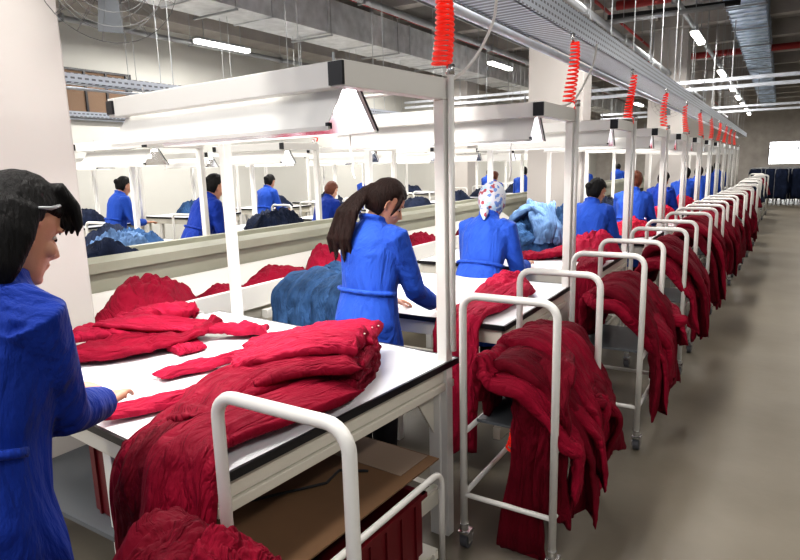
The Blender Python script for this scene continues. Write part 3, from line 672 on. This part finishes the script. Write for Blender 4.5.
FAR=[((-1.55,9.9,0),1.52,'coatd','hairb','sixth-table worker in dark blue coat behind the auburn-haired woman'),
 ((-1.45,11.8,0),1.55,'coat','hairb','blue-coated worker at the seventh table of the front row'),
 ((-1.4,13.6,0),1.55,'coat','hair','blue-coated worker at the eighth table of the front row'),
 ((-1.35,15.5,0),1.55,'coat','hairb','blue-coated worker at the ninth table of the front row'),
 ((-1.45,19.0,0),1.6,'coat','hairb','farthest blue-coated worker of the front row'),
 ((-5.38,4.36,0),1.70,'coatd','hairb','broad worker in blue coat with black hair bending beyond the trough'),
 ((-5.30,6.40,0),1.55,'coatd','hairr','blue-coated worker bending by the second-row post next to denim'),
 ((-5.3,12.3,0),1.55,'coat','hairr','auburn-haired blue-coated worker just right of the nearest post'),
 ((-5.2,13.9,0),1.62,'coat','hairb','blue-coated worker of the second row near the pale column'),
 ((-5.6,15.8,0),1.62,'coat','hairb','blue-coated worker beyond the second row, left of the pale column'),
 ((-8.0,5.12,0),1.66,'coat','hairb','worker in blue coat standing far left beside dark jeans'),
 ((-7.85,7.95,0),1.62,'coat','hairb','woman in blue coat with black ponytail standing beside a white hoop'),
 ((-8.0,11.3,0),1.60,'coat','hairb','standing worker in blue coat above the ponytailed woman'),
 ((-6.9,15.6,0),1.6,'coat','hairb','distant blue-coated worker between the second-row posts'),
 ((-6.4,18.2,0),1.6,'coat','hair','distant blue-coated worker behind the scarfed woman'),
 ((-4.85,18.0,0),1.6,'coat','hair','distant blue-coated worker seen right of the pale column'),
 ((-4.9,22.6,0),1.6,'coat','hairb','distant blue-coated worker behind the auburn-haired woman'),
 ((-3.4,21.5,0),1.6,'coat','hairb','distant blue-coated worker in front of the far racks')]
for i,(p,h,cc,hh,lb) in enumerate(FAR):
    person(p,R(-12+(i*37)%30-8),h,lb,None,lean=14 if i not in(5,6) else 24,nod=24,coat=cc,hair=hh,style='bun' if i in (0,5,10,11,12) else 'far',hands=((-.2,.38,1.0),(.22,.38,1.0)),vox=.014,bvox=.011)
# ------------------------------------------------------------------ trough, tray
def extr(name,poly,y0,y1,m,parent=None,x=0,z=0):
    return MB().prism(poly,'y',y0,y1).build(name,m,parent)
tr=empty('conveyor_trough',(-4.25,2,0),'long beige steel trough running between the two nearest table rows','trough')
def T(poly): return [(x+4.25,z) for x,z in poly]
extr('near_panel',T([(-3.98,.78),(-3.98,1.04),(-4.0,1.04),(-4.0,.78)]),0,26,'trough',tr)
extr('top_lip',T([(-3.94,1.03),(-3.94,1.10),(-4.09,1.125),(-4.09,1.10),(-3.97,1.08),(-3.97,1.03)]),0,26,'trough',tr)
extr('channel',T([(-4.09,1.10),(-4.09,1.04),(-4.42,1.04),(-4.42,1.02),(-4.1,1.02),(-4.0,1.02)]),0,26,'trough',tr)
extr('far_lip',T([(-4.42,1.02),(-4.42,1.12),(-4.5,1.12),(-4.5,.3),(-4.46,.3),(-4.46,1.02)]),0,26,'trough',tr)
for i in range(13): MB().box((0,1+2*i,.5),(.4,.08,1.0)).build('support','trough',tr)
ty=empty('collection_tray',(-3.6,1.95,0),'long white tray with raised rim holding red garments beside the front tables','tray')
def T2(poly): return [(x+3.6,z) for x,z in poly]
extr('back_slope',T2([(-3.93,.90),(-3.90,.90),(-3.72,.77),(-3.75,.77)]),0,7.6,'white',ty)
extr('tray_floor',T2([(-3.75,.77),(-3.24,.77),(-3.24,.75),(-3.75,.75)]),0,7.6,'troughin',ty)
extr('front_rim',T2([(-3.26,.70),(-3.26,.865),(-3.22,.865),(-3.22,.70)]),-.75,7.6,'white',ty)
extr('front_panel',T2([(-3.30,.30),(-3.30,.70),(-3.27,.70),(-3.27,.30)]),0,7.6,'cream',ty)
extr('lower_rim',T2([(-3.2,.62),(-3.2,.68),(-3.15,.68),(-3.15,.62)]),1.2,7.6,'white',ty)
for i in range(4): MB().box((0,1+2*i,.37),(.6,.05,.74)).build('support','white',ty)
# red garments in tray
TG=[((-3.52,2.42,.775),(.26,.42),.24,'crim','rounded crimson garment heap in the tray beside the near column',.3),
    ((-3.47,3.05,.775),(.18,.24),.10,'crim','low crimson garment in the tray left of the white post',.1),
    ((-3.47,3.62,.775),(.2,.42),.15,'crim','crimson garment lying long in the tray behind the near post',.0),
    ((-3.47,4.25,.775),(.2,.34),.23,'crim3','taller crimson garment in the tray beside the denim pile',.4),
    ((-3.45,6.0,.775),(.2,.30),.19,'crim','crimson garment in the tray right of the ponytailed woman',.2),
    ((-3.45,7.3,.775),(.2,.30),.20,'crim','crimson garment in the tray left of the scarfed woman',.2),
    ((-3.45,8.1,.775),(.18,.26),.16,'crim2','crimson garment in the tray just behind the head scarf',.2)]
for j,(p,rr,h,m,lb,rz) in enumerate(TG): clump('garment',p,rr[0],rr[1],h,m,lb,'garment','red garments in the tray',seed=20+j*1.9,rz=rz,amp=.2)
# ------------------------------------------------------------------ things on the nearest table
def tp(*P): return [Vector(p) for p in P]
Z=.853
# fanned trousers; waist end at right (near (-1.45,1.9)), legs to the left / front
grp='stack of crimson trousers on the nearest table'
def rivets(o,pts):
    m=MB()
    for p in pts: m.ell(Vector(p)-o.location,(.0045,.0045,.004),8,6)
    m.build('rivet','rivet',o,smooth=True)
LEG=[ # path, widths, thick, mat, label
 ([(-1.36,1.72,Z+.03),(-1.50,1.45,Z+.03),(-1.55,1.20,Z+.035),(-1.50,1.05,Z+.03),(-1.47,.96,Z-.06),(-1.47,.93,Z-.25),(-1.47,.92,Z-.50),(-1.48,.91,.18)],.24,.05,'crim2','crimson trousers bottommost of the stack, falling over the near table edge'),
 ([(-1.33,1.70,Z+.055),(-1.38,1.42,Z+.06),(-1.42,1.16,Z+.06),(-1.38,1.02,Z+.04),(-1.35,.955,Z-.08),(-1.34,.92,Z-.28),(-1.34,.91,Z-.55),(-1.36,.90,.16)],.22,.06,'crim','crimson trousers with both legs hanging to the floor behind the cream hoop'),
 ([(-1.36,1.85,Z+.085),(-1.52,1.62,Z+.08),(-1.62,1.35,Z+.06),(-1.60,1.14,Z+.04),(-1.58,1.03,Z+.01),(-1.57,.97,Z-.10),(-1.56,.95,Z-.35),(-1.56,.94,.25)],.17,.05,'crim','crimson trousers draped off the table left of the hoop'),
 ([(-1.40,1.92,Z+.105),(-1.58,1.78,Z+.085),(-1.72,1.55,Z+.05),(-1.84,1.30,Z+.026),(-1.94,1.12,Z+.022)],[.26,.24,.14,.11,.10],.036,'crim3','crimson trousers whose narrow leg points to the left table corner'),
 ([(-1.50,2.06,Z+.10),(-1.72,2.0,Z+.075),(-1.95,1.85,Z+.05),(-2.06,1.66,Z+.026),(-2.13,1.48,Z+.022)],[.26,.25,.14,.11,.10],.036,'crim3','crimson trousers whose leg points toward the worker hands'),
 ([(-1.35,1.80,Z+.125),(-1.50,1.66,Z+.12),(-1.66,1.50,Z+.085),(-1.62,1.30,Z+.07),(-1.56,1.15,Z+.06)],[.30,.30,.24,.18,.15],.055,'crim','crimson trousers in the middle of the fanned stack'),
 ([(-1.44,2.10,Z+.135),(-1.60,2.02,Z+.14),(-1.78,1.90,Z+.105),(-1.93,1.78,Z+.09)],[.30,.34,.30,.20],.06,'crim3','crimson trousers with a crumpled waist on top of the stack at the back'),
 ([(-1.36,1.88,Z+.165),(-1.50,1.80,Z+.175),(-1.66,1.70,Z+.145),(-1.80,1.58,Z+.09)],[.28,.32,.28,.2],.06,'crim3','topmost crimson trousers of the stack, waistband toward the aisle'),
]
for j,(P,w_,t_,m,lb) in enumerate(LEG):
    n=len(P); wl=w_ if isinstance(w_,list) else [w_]*n
    W=[]
    for q in range(n):
        a=Vector(P[max(0,q-1)]); b=Vector(P[min(n-1,q+1)]); d=(b-a); d.z=0
        if d.length<.04: d=Vector((0,-1,0))
        W.append(Vector((-d.y,d.x,0)).normalized())
    o=garment('trousers',P,W,wl,[t_*1.15]+[t_]*(n-2)+[t_*.8],m,lb,grp,seed=100+j*2.3,nu=44,ns=80,amp=.0095 if j<3 else .009)
    if j>=3:
        p=Vector(P[0]); rivets(o,[p+Vector((-.015,-.07+.05*q,.030-.004*q)) for q in range(3)])
# stacked folded edges at the aisle end of the stack
for j in range(4):
    z=Z+.015+.030*j
    garment('trousers',[(-1.34,1.62+.03*j,z),(-1.42,1.78+.02*j,z),(-1.47,1.95,z),(-1.52,2.08,z)],[(1,.5,0)]*4,[.16,.22,.22,.16],.05,['crim2','crim','crim2','crim'][j],'folded crimson waist end in the stack, %s layer from the table top'%ordn(j),'folded waist ends in the stack',seed=140+j,nu=30,ns=40,amp=.008)
# second pile on the table (left rear)
PL=[([(-3.0,1.62,Z+.05),(-2.8,1.75,Z+.06),(-2.55,1.85,Z+.04),(-2.30,1.80,Z+.02)],[.25,.24,.2,.14],.06,'crim3','crimson garment reaching across the table toward its middle'),
 ([(-2.75,1.45,Z+.03),(-2.6,1.62,Z+.045),(-2.5,1.85,Z+.06),(-2.55,2.1,Z+.05)],[.22,.28,.26,.2],.05,'crim','crimson garment lying beneath the left pile'),
 ([(-2.95,2.0,Z+.09),(-2.8,1.98,Z+.11),(-2.68,2.02,Z+.13),(-2.62,2.10,Z+.11)],[.2,.22,.22,.12],.08,'crim3','crimson garment with a raised sleeve near the post'),
 ([(-2.9,1.75,Z+.11),(-2.7,1.8,Z+.12),(-2.5,1.98,Z+.08),(-2.32,2.13,Z+.035),(-2.2,2.2,Z+.02)],[.18,.2,.18,.16,.12],.05,'crim3','crimson garment with its legs stretched toward the back table edge')]
for j,(P,w_,t_,m,lb) in enumerate(PL):
    n=len(P); W=[]
    for q in range(n):
        d=Vector(P[min(n-1,q+1)])-Vector(P[max(0,q-1)]); d.z=0; W.append(Vector((-d.y,d.x,0)).normalized())
    garment('garment',P,W,w_,t_,m,lb,'left garment pile on the nearest table',seed=160+j*3.1,cat='garment',nu=44,ns=60,amp=.016)
# small plastic tray by the post
o=empty('parts_tray',(-2.86,2.20,.853),'small clear plastic tray with a dark block beside the left post','tray',None,R(-8))
m=MB(); m.box((0,0,.004),(.26,.09,.006)); m.box((0,-.045,.03),(.26,.004,.06)); m.box((0,.045,.03),(.26,.004,.06)); m.box((-.13,0,.03),(.004,.09,.06)); m.box((.13,0,.03),(.004,.09,.06)); m.build('tray_shell','foil',o)
MB().box((.04,0,.033),(.14,.07,.05)).build('dark_block','denimd',o,bevel=.005)
# cut cloth held in the first worker's hands
clump('cloth_scrap',(-1.62,1.20,.856),.10,.09,.06,'box','small pale cloth scrap under the first worker hands','cloth',None,seed=3,n=40,rings=14)
# denim draped on second table left
for j in range(4):
    x=-2.72+.14*j
    garment('jeans',[(x,3.35,Z+.04+.02*j),(x,3.12,Z+.10+.03*(j%2)),(x+.01,2.93,Z+.06),(x+.02,2.86,Z-.12),(x+.02,2.84,Z-.42),(x+.03,2.83,.2)],(1,0,0),[.2,.22,.22,.22,.24,.24],[.1,.12,.1,.07,.06,.05],'denim','blue jeans hanging over the table edge left of the ponytailed woman, %s from the left'%ordn(j),'denim draped over the second table',seed=200+j,cat='jeans',nu=40,ns=60,amp=.012)
clump('jeans',(-2.55,3.3,Z+.05),.24,.2,.16,'denim','crumpled blue jeans on top of the draped denim','jeans',None,seed=8)
# trousers on second table near end
for j,(x,w_) in enumerate(((-1.50,.15),(-1.38,.15))):
    garment('trousers',[(x-.02,3.72,Z+.06),(x-.0,3.5,Z+.05),(x+.02,3.2,Z+.035),(x,2.98,Z+.03),(x,2.87,Z-.03),(x+.01,2.84,Z-.22),(x+.01,2.83,Z-.5),(x+.01,2.83,.12)],(1,0,0),[.18,.18,w_*1.1,w_,w_,w_,w_,w_],[.09,.1,.06,.05,.05,.05,.05,.04],['crim','crim3','crim'][j],'crimson trousers flowing off the near edge of the second table, %s from the left'%ordn(j),'trousers flowing off the second table',seed=220+j*1.7,nu=40,ns=70,amp=.011)
clump('trousers',(-1.46,3.68,Z+.02),.17,.26,.13,'crim3','crumpled crimson trousers on the far end of the second table','trousers',None,seed=12)
clump('trousers',(-1.42,5.55,Z),.28,.36,.22,'crim3','bright crimson trousers piled on the third table beneath the hoops','trousers',None,seed=13)
garment('trousers',[(-1.9,5.1,Z+.03),(-1.7,5.25,Z+.05),(-1.5,5.4,Z+.08)],[(0,1,0)]*3,[.14,.2,.25],.07,'crim','crimson trouser leg reaching left on the third table','trousers on the third table',seed=230)
garment('trousers',[(-1.3,5.3,Z+.1),(-1.25,5.0,Z+.08),(-1.22,4.74,Z+.03),(-1.22,4.63,Z-.12),(-1.22,4.60,.3)],[(1,0,0)]*5,.2,.06,'crim','crimson trousers hanging off the near edge of the third table','trousers on the third table',seed=233)
clump('trousers',(-1.40,7.4,Z),.26,.34,.20,'pink','pinkish red trousers piled on the fourth table','trousers',None,seed=14)
clump('trousers',(-1.35,9.2,Z),.24,.34,.24,'pink','pinkish red trousers piled on the fifth table','trousers',None,seed=15)
clump('trousers',(-1.3,11.1,Z),.24,.34,.26,'pink','pinkish red trousers piled on the sixth table','trousers',None,seed=16)
# jeans heap before the column
clump('jeans',(-2.02,5.72,Z),.30,.22,.36,'denim','blue jeans forming the base of the heap in front of the pale column','jeans','denim heap before the column',seed=31,freq=1.2,amp=.3)
for j,(P,W,m,lb) in enumerate((
  ([(-2.30,5.62,Z+.12),(-2.15,5.66,Z+.34),(-1.98,5.72,Z+.42),(-1.80,5.68,Z+.28),(-1.72,5.60,Z+.08)],(0,1,0),'denimp','pale blue jeans arching over the heap in front of the pale column'),
  ([(-2.05,5.95,Z+.1),(-2.0,5.84,Z+.38),(-1.93,5.70,Z+.45),(-1.86,5.56,Z+.30),(-1.84,5.48,Z+.1)],(1,0,0),'denimp','pale blue jeans crossing the top of the heap in front of the column'),
  ([(-2.32,5.75,Z+.05),(-2.22,5.60,Z+.22),(-2.08,5.52,Z+.24),(-1.95,5.47,Z+.08)],(0,1,.4),'denim','blue jeans low on the near side of the heap before the column'))):
    garment('jeans',P,W,[.18,.24,.26,.24,.18][:len(P)],.08,m,lb,'denim heap before the column',seed=260+j*2.7,cat='jeans',nu=36,ns=50,amp=.022)
clump('jeans',(-2.2,7.5,Z),.34,.3,.34,'denim','blue denim heap on the fourth table behind the auburn-haired woman','jeans',None,seed=40,freq=1.3)
clump('jeans',(-2.1,9.3,Z),.34,.3,.32,'denimd','dark denim heap on the fifth table','jeans',None,seed=41,freq=1.3)
# ------------------------------------------------------------------ low trolley under the nearest table
o=empty('low_trolley',(-1.36,1.55,0),'low white tube trolley with brown cardboard under the nearest table','trolley',None,R(-2))
for x in (-.27,.27):
    MB().tube([(x,-.45,.06),(x,-.45,.42)]+arc((x,-.39,.42),.06,PI,PI/2,5,'yz')[1:]+arc((x,.39,.42),.06,PI/2,0,5,'yz')+[(x,.45,.06)],.013,10).build('side_hoop','white',o,smooth=True)
m=MB(); 
for y in(-.4,.4): m.box((0,y,.12),(.54,.03,.03))
m.box((0,0,.13),(.52,.86,.012)); m.build('deck','cream',o)
o=empty('cardboard_sheet',(-1.42,1.55,.498),'brown cardboard sheet lying on the low trolley under the nearest table','cardboard',None,R(-3))
MB().box((0,0,0),(.56,1.02,.006)).build('sheet','card',o)
MB().box((-.02,.40,.0045),(.5,.2,.002)).build('pale_flap','cardl',o)
MB().tube([(-.2,-.25,.008),(-.05,-.02,.010),(.02,.1,.008),(.0,.2,.01),(.1,.26,.008)],.006,6).build('black_strap','rubber',o)
def crate(loc,rz,label,d=(.42,.55,.26)):
    o=empty('plastic_crate',loc,label,'crate',None,rz); x,y,z=d
    m=MB(); m.box((0,0,.006),(x,y,.012))
    for sx in(-1,1): m.box((sx*x/2,0,z/2),(.01,y,z)); m.box((0,sx*y/2,z/2),(x,.01,z))
    m.build('crate_shell','crate',o)
    r=MB()
    for i in range(6):
        for sx in(-1,1): r.box((sx*(x/2+.008),-y/2+y*(i+.5)/6,z/2),(.012,.012,z))
    for i in range(4):
        for sx in(-1,1): r.box((-x/2+x*(i+.5)/4,sx*(y/2+.008),z/2),(.012,.012,z))
    r.build('rib','crate',o); m=MB()
    for sx in(-1,1): m.box((sx*(x/2+.006),0,z-.01),(.03,y+.04,.02)); m.box((0,sx*(y/2+.006),z-.01),(x+.04,.03,.02))
    m.build('rim','crate',o); return o
crate((-1.36,1.62,.137),R(-2),'red plastic crate on the low trolley beneath the cardboard sheet',(.44,.6,.27))
crate((-1.99,1.42,.385),R(-6),'dark red plastic crate under the left end of the nearest table',(.42,.46,.34))
sh=MB().box((-2.2,1.5,.373),(1.25,.75,.02)).build('low_shelf','greysh'); tag(sh,'low shelf board under the nearest table carrying the dark red crate','shelf')
clump('debris',(-1.8,.95,0),.2,.12,.03,'foil','crumpled clear plastic on the floor under the nearest table','plastic',None,seed=2,n=40,rings=14)
# trailing coil below the second cart
coil((-1.0,2.62,.56),.24,'red coiled hose dangling under the second cart shelf',None,turns=9,r=.045)
# white boxes at the third/fourth tables
def mach(loc,label):
    o=empty('control_box',loc,label,'box'); MB().box((0,0,.05),(.16,.12,.10)).build('box_case','cream',o,bevel=.01); MB().tube([(-.03,-.061,.06),(-.03,-.075,.06)],.022,12).build('dial','black',o); return o
mach((-2.6,4.95,.853),'small grey control box left of the woman in the scarf')
mach((-2.25,3.02,.853),'small grey control box on the second table near the denim')
# ------------------------------------------------------------------ row 2 and 3
random.seed(7)
rows=[(-4.98,4.2,1.15,9,'second row',1.83),(-8.0,5.6,1.15,6,'row by the left wall',1.9)]
for ri,(x,y0,W,n,nm,p) in enumerate(rows):
    for k in range(n):
        y=y0+p*k
        make_table((x+.02,y-1.15,0),W,1.15,'white work table, %s from the left in the %s'%(ordn(k),nm),0,'work tables of the '+nm,T=.99)
        make_frame((x,y,0),W+.06,'slim white frame, %s from the left in the %s'%(ordn(k),nm),0,'overhead frames of the '+nm,H=2.02,side=-1 if ri==0 else 1,pipe=ri==0)
        make_hood((x-.03,y-.5,1.93),W-.1,'lamp hood, %s from the left in the %s'%(ordn(k),nm),0,'lamp hoods of the '+nm)
        if ri==0:
            coil((x-.01,y,2.43),.34,'red coiled hose, %s from the left in the %s'%(ordn(k),nm),'red coiled hoses of the second row',turns=14,seed=k)
            alight('hood_light',(x-.5,y-.45,1.76),.9,.1,5)
            dup(c0,(x-W-.32,y-.62,0),label='white tube cart, %s from the left in the %s'%(ordn(k),nm),group='carts of the second row')
        m=random.choice(['denimd','denimd','denim'])
        cx=x-.35-random.random()*.5
        clump('jeans',(cx,y-.55,Z+.14),.3,.3,.16+.1*random.random(),m,'dark denim heap on table, %s from left, %s'%(ordn(k),nm),'jeans','denim on the tables of the '+nm,seed=50+k+10*ri,n=48,rings=18)
# third supply rail for row 2 near edge
# jeans close to trough, left
clump('jeans',(-4.27,2.55,1.05),.16,.40,.17,'denimd','dark jeans lying in the trough beside the near column','jeans',None,seed=70)
clump('jeans',(-5.2,3.35,Z+.14),.26,.3,.2,'denimp','blue and white denim pieces on the first table beyond the trough','jeans',None,seed=71,freq=1.6,amp=.3)
clump('jeans',(-5.5,3.7,Z+.14),.3,.28,.15,'denim','blue denim pieces spread behind the blue and white ones','jeans',None,seed=72,freq=1.6,amp=.3)
clump('jeans',(-5.0,5.3,Z+.14),.3,.35,.26,'denimd','dark jeans heap right of the broad black-haired worker','jeans',None,seed=73,freq=1.2)
# ------------------------------------------------------------------ wall rack of filter panels
o=empty('filter_rack',(WX+.06,6.92,3.15),'brown three-panel filter rack in a black frame on the left wall','rack')
for i in range(3): MB().box((0,-.42+.42*i,0),(.05,.38,.82)).build('filter_panel','filter',o)
m=MB()
for y in(-.63,-.21,.21,.63,.72): m.box((.03,y,0),(.05,.04,.9))
m.box((.03,.03,.43),(.04,1.3,.04)); m.box((.03,.03,-.43),(.04,1.3,.04)); m.build('rack_frame','black',o); MB().box((.08,.8,0),(.1,.12,.2)).build('handle_block','black',o)
# fan on the near column
def fan(loc,r,label,rot,arm):
    o=empty('industrial_fan',loc,label,'fan'); o.rotation_euler=rot
    m=MB()
    for rr in (1,.8,.6,.4,.22):
        for s in(-1,1):
            y=s*(.10 if rr<.95 else .0)*(1-rr*.5); m.tube([(r*rr*math.cos(t*PI/18),y,r*rr*math.sin(t*PI/18)) for t in range(37)],.0022,5)
    for t in range(18):
        a=t*PI/9
        for s in(-1,1): m.tube([(.1*r*math.cos(a),s*.10,.1*r*math.sin(a)),(.6*r*math.cos(a),s*.08,.6*r*math.sin(a)),(r*math.cos(a),0,r*math.sin(a))],.0013,4)
    m.build('cage','wire',o)
    for t in range(3):
        a=t*2*PI/3+.4; ca,sa=math.cos(a),math.sin(a)
        q=MB(); q.add([(.1*r*ca-.04*sa,-.02,.1*r*sa+.04*ca),(.85*r*ca-.12*r*2*sa,-.03,.85*r*sa+.12*r*2*ca),(.85*r*ca+.10*r*sa,.03,.85*r*sa-.10*r*ca),(.1*r*ca+.04*sa,.02,.1*r*sa-.04*ca)],[(0,1,2,3)])
        q=q.build('blade','greysh',o); d=q.modifiers.new('s','SOLIDIFY'); d.thickness=.005
    MB().tube([(0,.12,0),(0,-.08,0)],.06,16).build('motor','rubber',o,smooth=True)
    MB().tube(arm,.018,8).build('bracket','rubber',o,smooth=True); return o
fan((-3.02,2.05,2.72),.34,'large caged industrial fan at the top left beside the near column',(0,0,R(60)),[(0,.1,0),(0,.14,-.12),(-.03,.22,-.16)])
fan((-2.55,17.35,3.2),.42,'distant wall fan on the far pale column',(0,0,0),[(0,.1,0),(0,.25,0)])
# white cable loops
def cable(pts,label,r=.008,m='white'):
    P=[Vector(p) for p in pts]; L=[cr(P,i/40) for i in range(41)]; c=L[0].copy()
    o=MB().tube([p-c for p in L],r,8).build('power_cable',m,smooth=True,loc=c); return tag(o,label,'cable')
cable([(-1.25,2.95,2.62),(-1.28,2.98,2.4),(-1.4,2.85,2.15),(-1.6,2.6,2.06),(-1.75,2.42,2.03)],'white cable looping from the supply rail down to the nearest frame')
cable([(-1.25,4.9,2.58),(-1.27,4.85,2.4),(-1.33,4.6,2.15),(-1.4,4.3,2.08)],'white cable looping down to the second frame right of the column')
cable([(-1.45,2.0,1.98),(-1.46,1.98,1.8),(-1.455,1.99,1.72),(-1.46,1.99,1.69),(-1.45,1.99,1.66)],'thin pale cord hanging from the nearest lamp hood',.003)
cable([(-1.42,3.6,1.83),(-1.425,3.6,1.74),(-1.42,3.6,1.66),(-1.43,3.6,1.60)],'short white pull cord hanging from the second lamp hood',.007)
# ------------------------------------------------------------------ far racks of dark garments
random.seed(9)
for i in range(16):
    x=-.75+.27*(i%8)+.05*random.random(); y=25.5+2.2*(i//8)+.7*random.random()
    o=empty('garment_rack',(x,y,0),'dark blue garments on aisle-end rack, %s from left, %s line'%(ordn(i%8),'nearer' if i<8 else 'farther'),'rack','dark garment racks at the aisle end')
    MB().tube(hoop_pts(-.2,.2,0,.1,1.3),.015,8).build('hoop_handle','steel',o,smooth=True)
    q=MB(); strip(q,[(0,0,1.28),(0,0,1.0),(.02,0,.6),(0,0,.22)],(1,0,0),[.30,.40,.42,.38],[.25,.4,.4,.3],seed=i*1.3,nu=24,ns=20,amp=.04); q.build('hung_garments','denimd',o,smooth=True)
    for sx in(-.2,.2): MB().tube([(sx-.015,0,.05),(sx+.015,0,.05)],.05,10).build('wheel','wheel',o)
for i,(x,y,m) in enumerate(((-.95,16.0,'crim2'),(-.95,17.8,'denimd'),(-.9,19.6,'denimd'),(-.85,21.4,'crim2'),(-1.0,23.2,'denimd'))):
    dup(c0,(x+.4,y,0),label='distant white cart, %s beyond the front row carts'%ordn(i),group='distant carts toward the racks')
    clump('garment',(x+.4,y,.59),.3,.42,.5,m,'dark garment heap on a distant cart, %s beyond the front row carts'%ordn(i),'garment','garment heaps on the distant carts',seed=80+i,n=40,rings=16)
sc.view_settings.view_transform='Standard'; sc.view_settings.look='Medium High Contrast'; sc.view_settings.exposure=.5
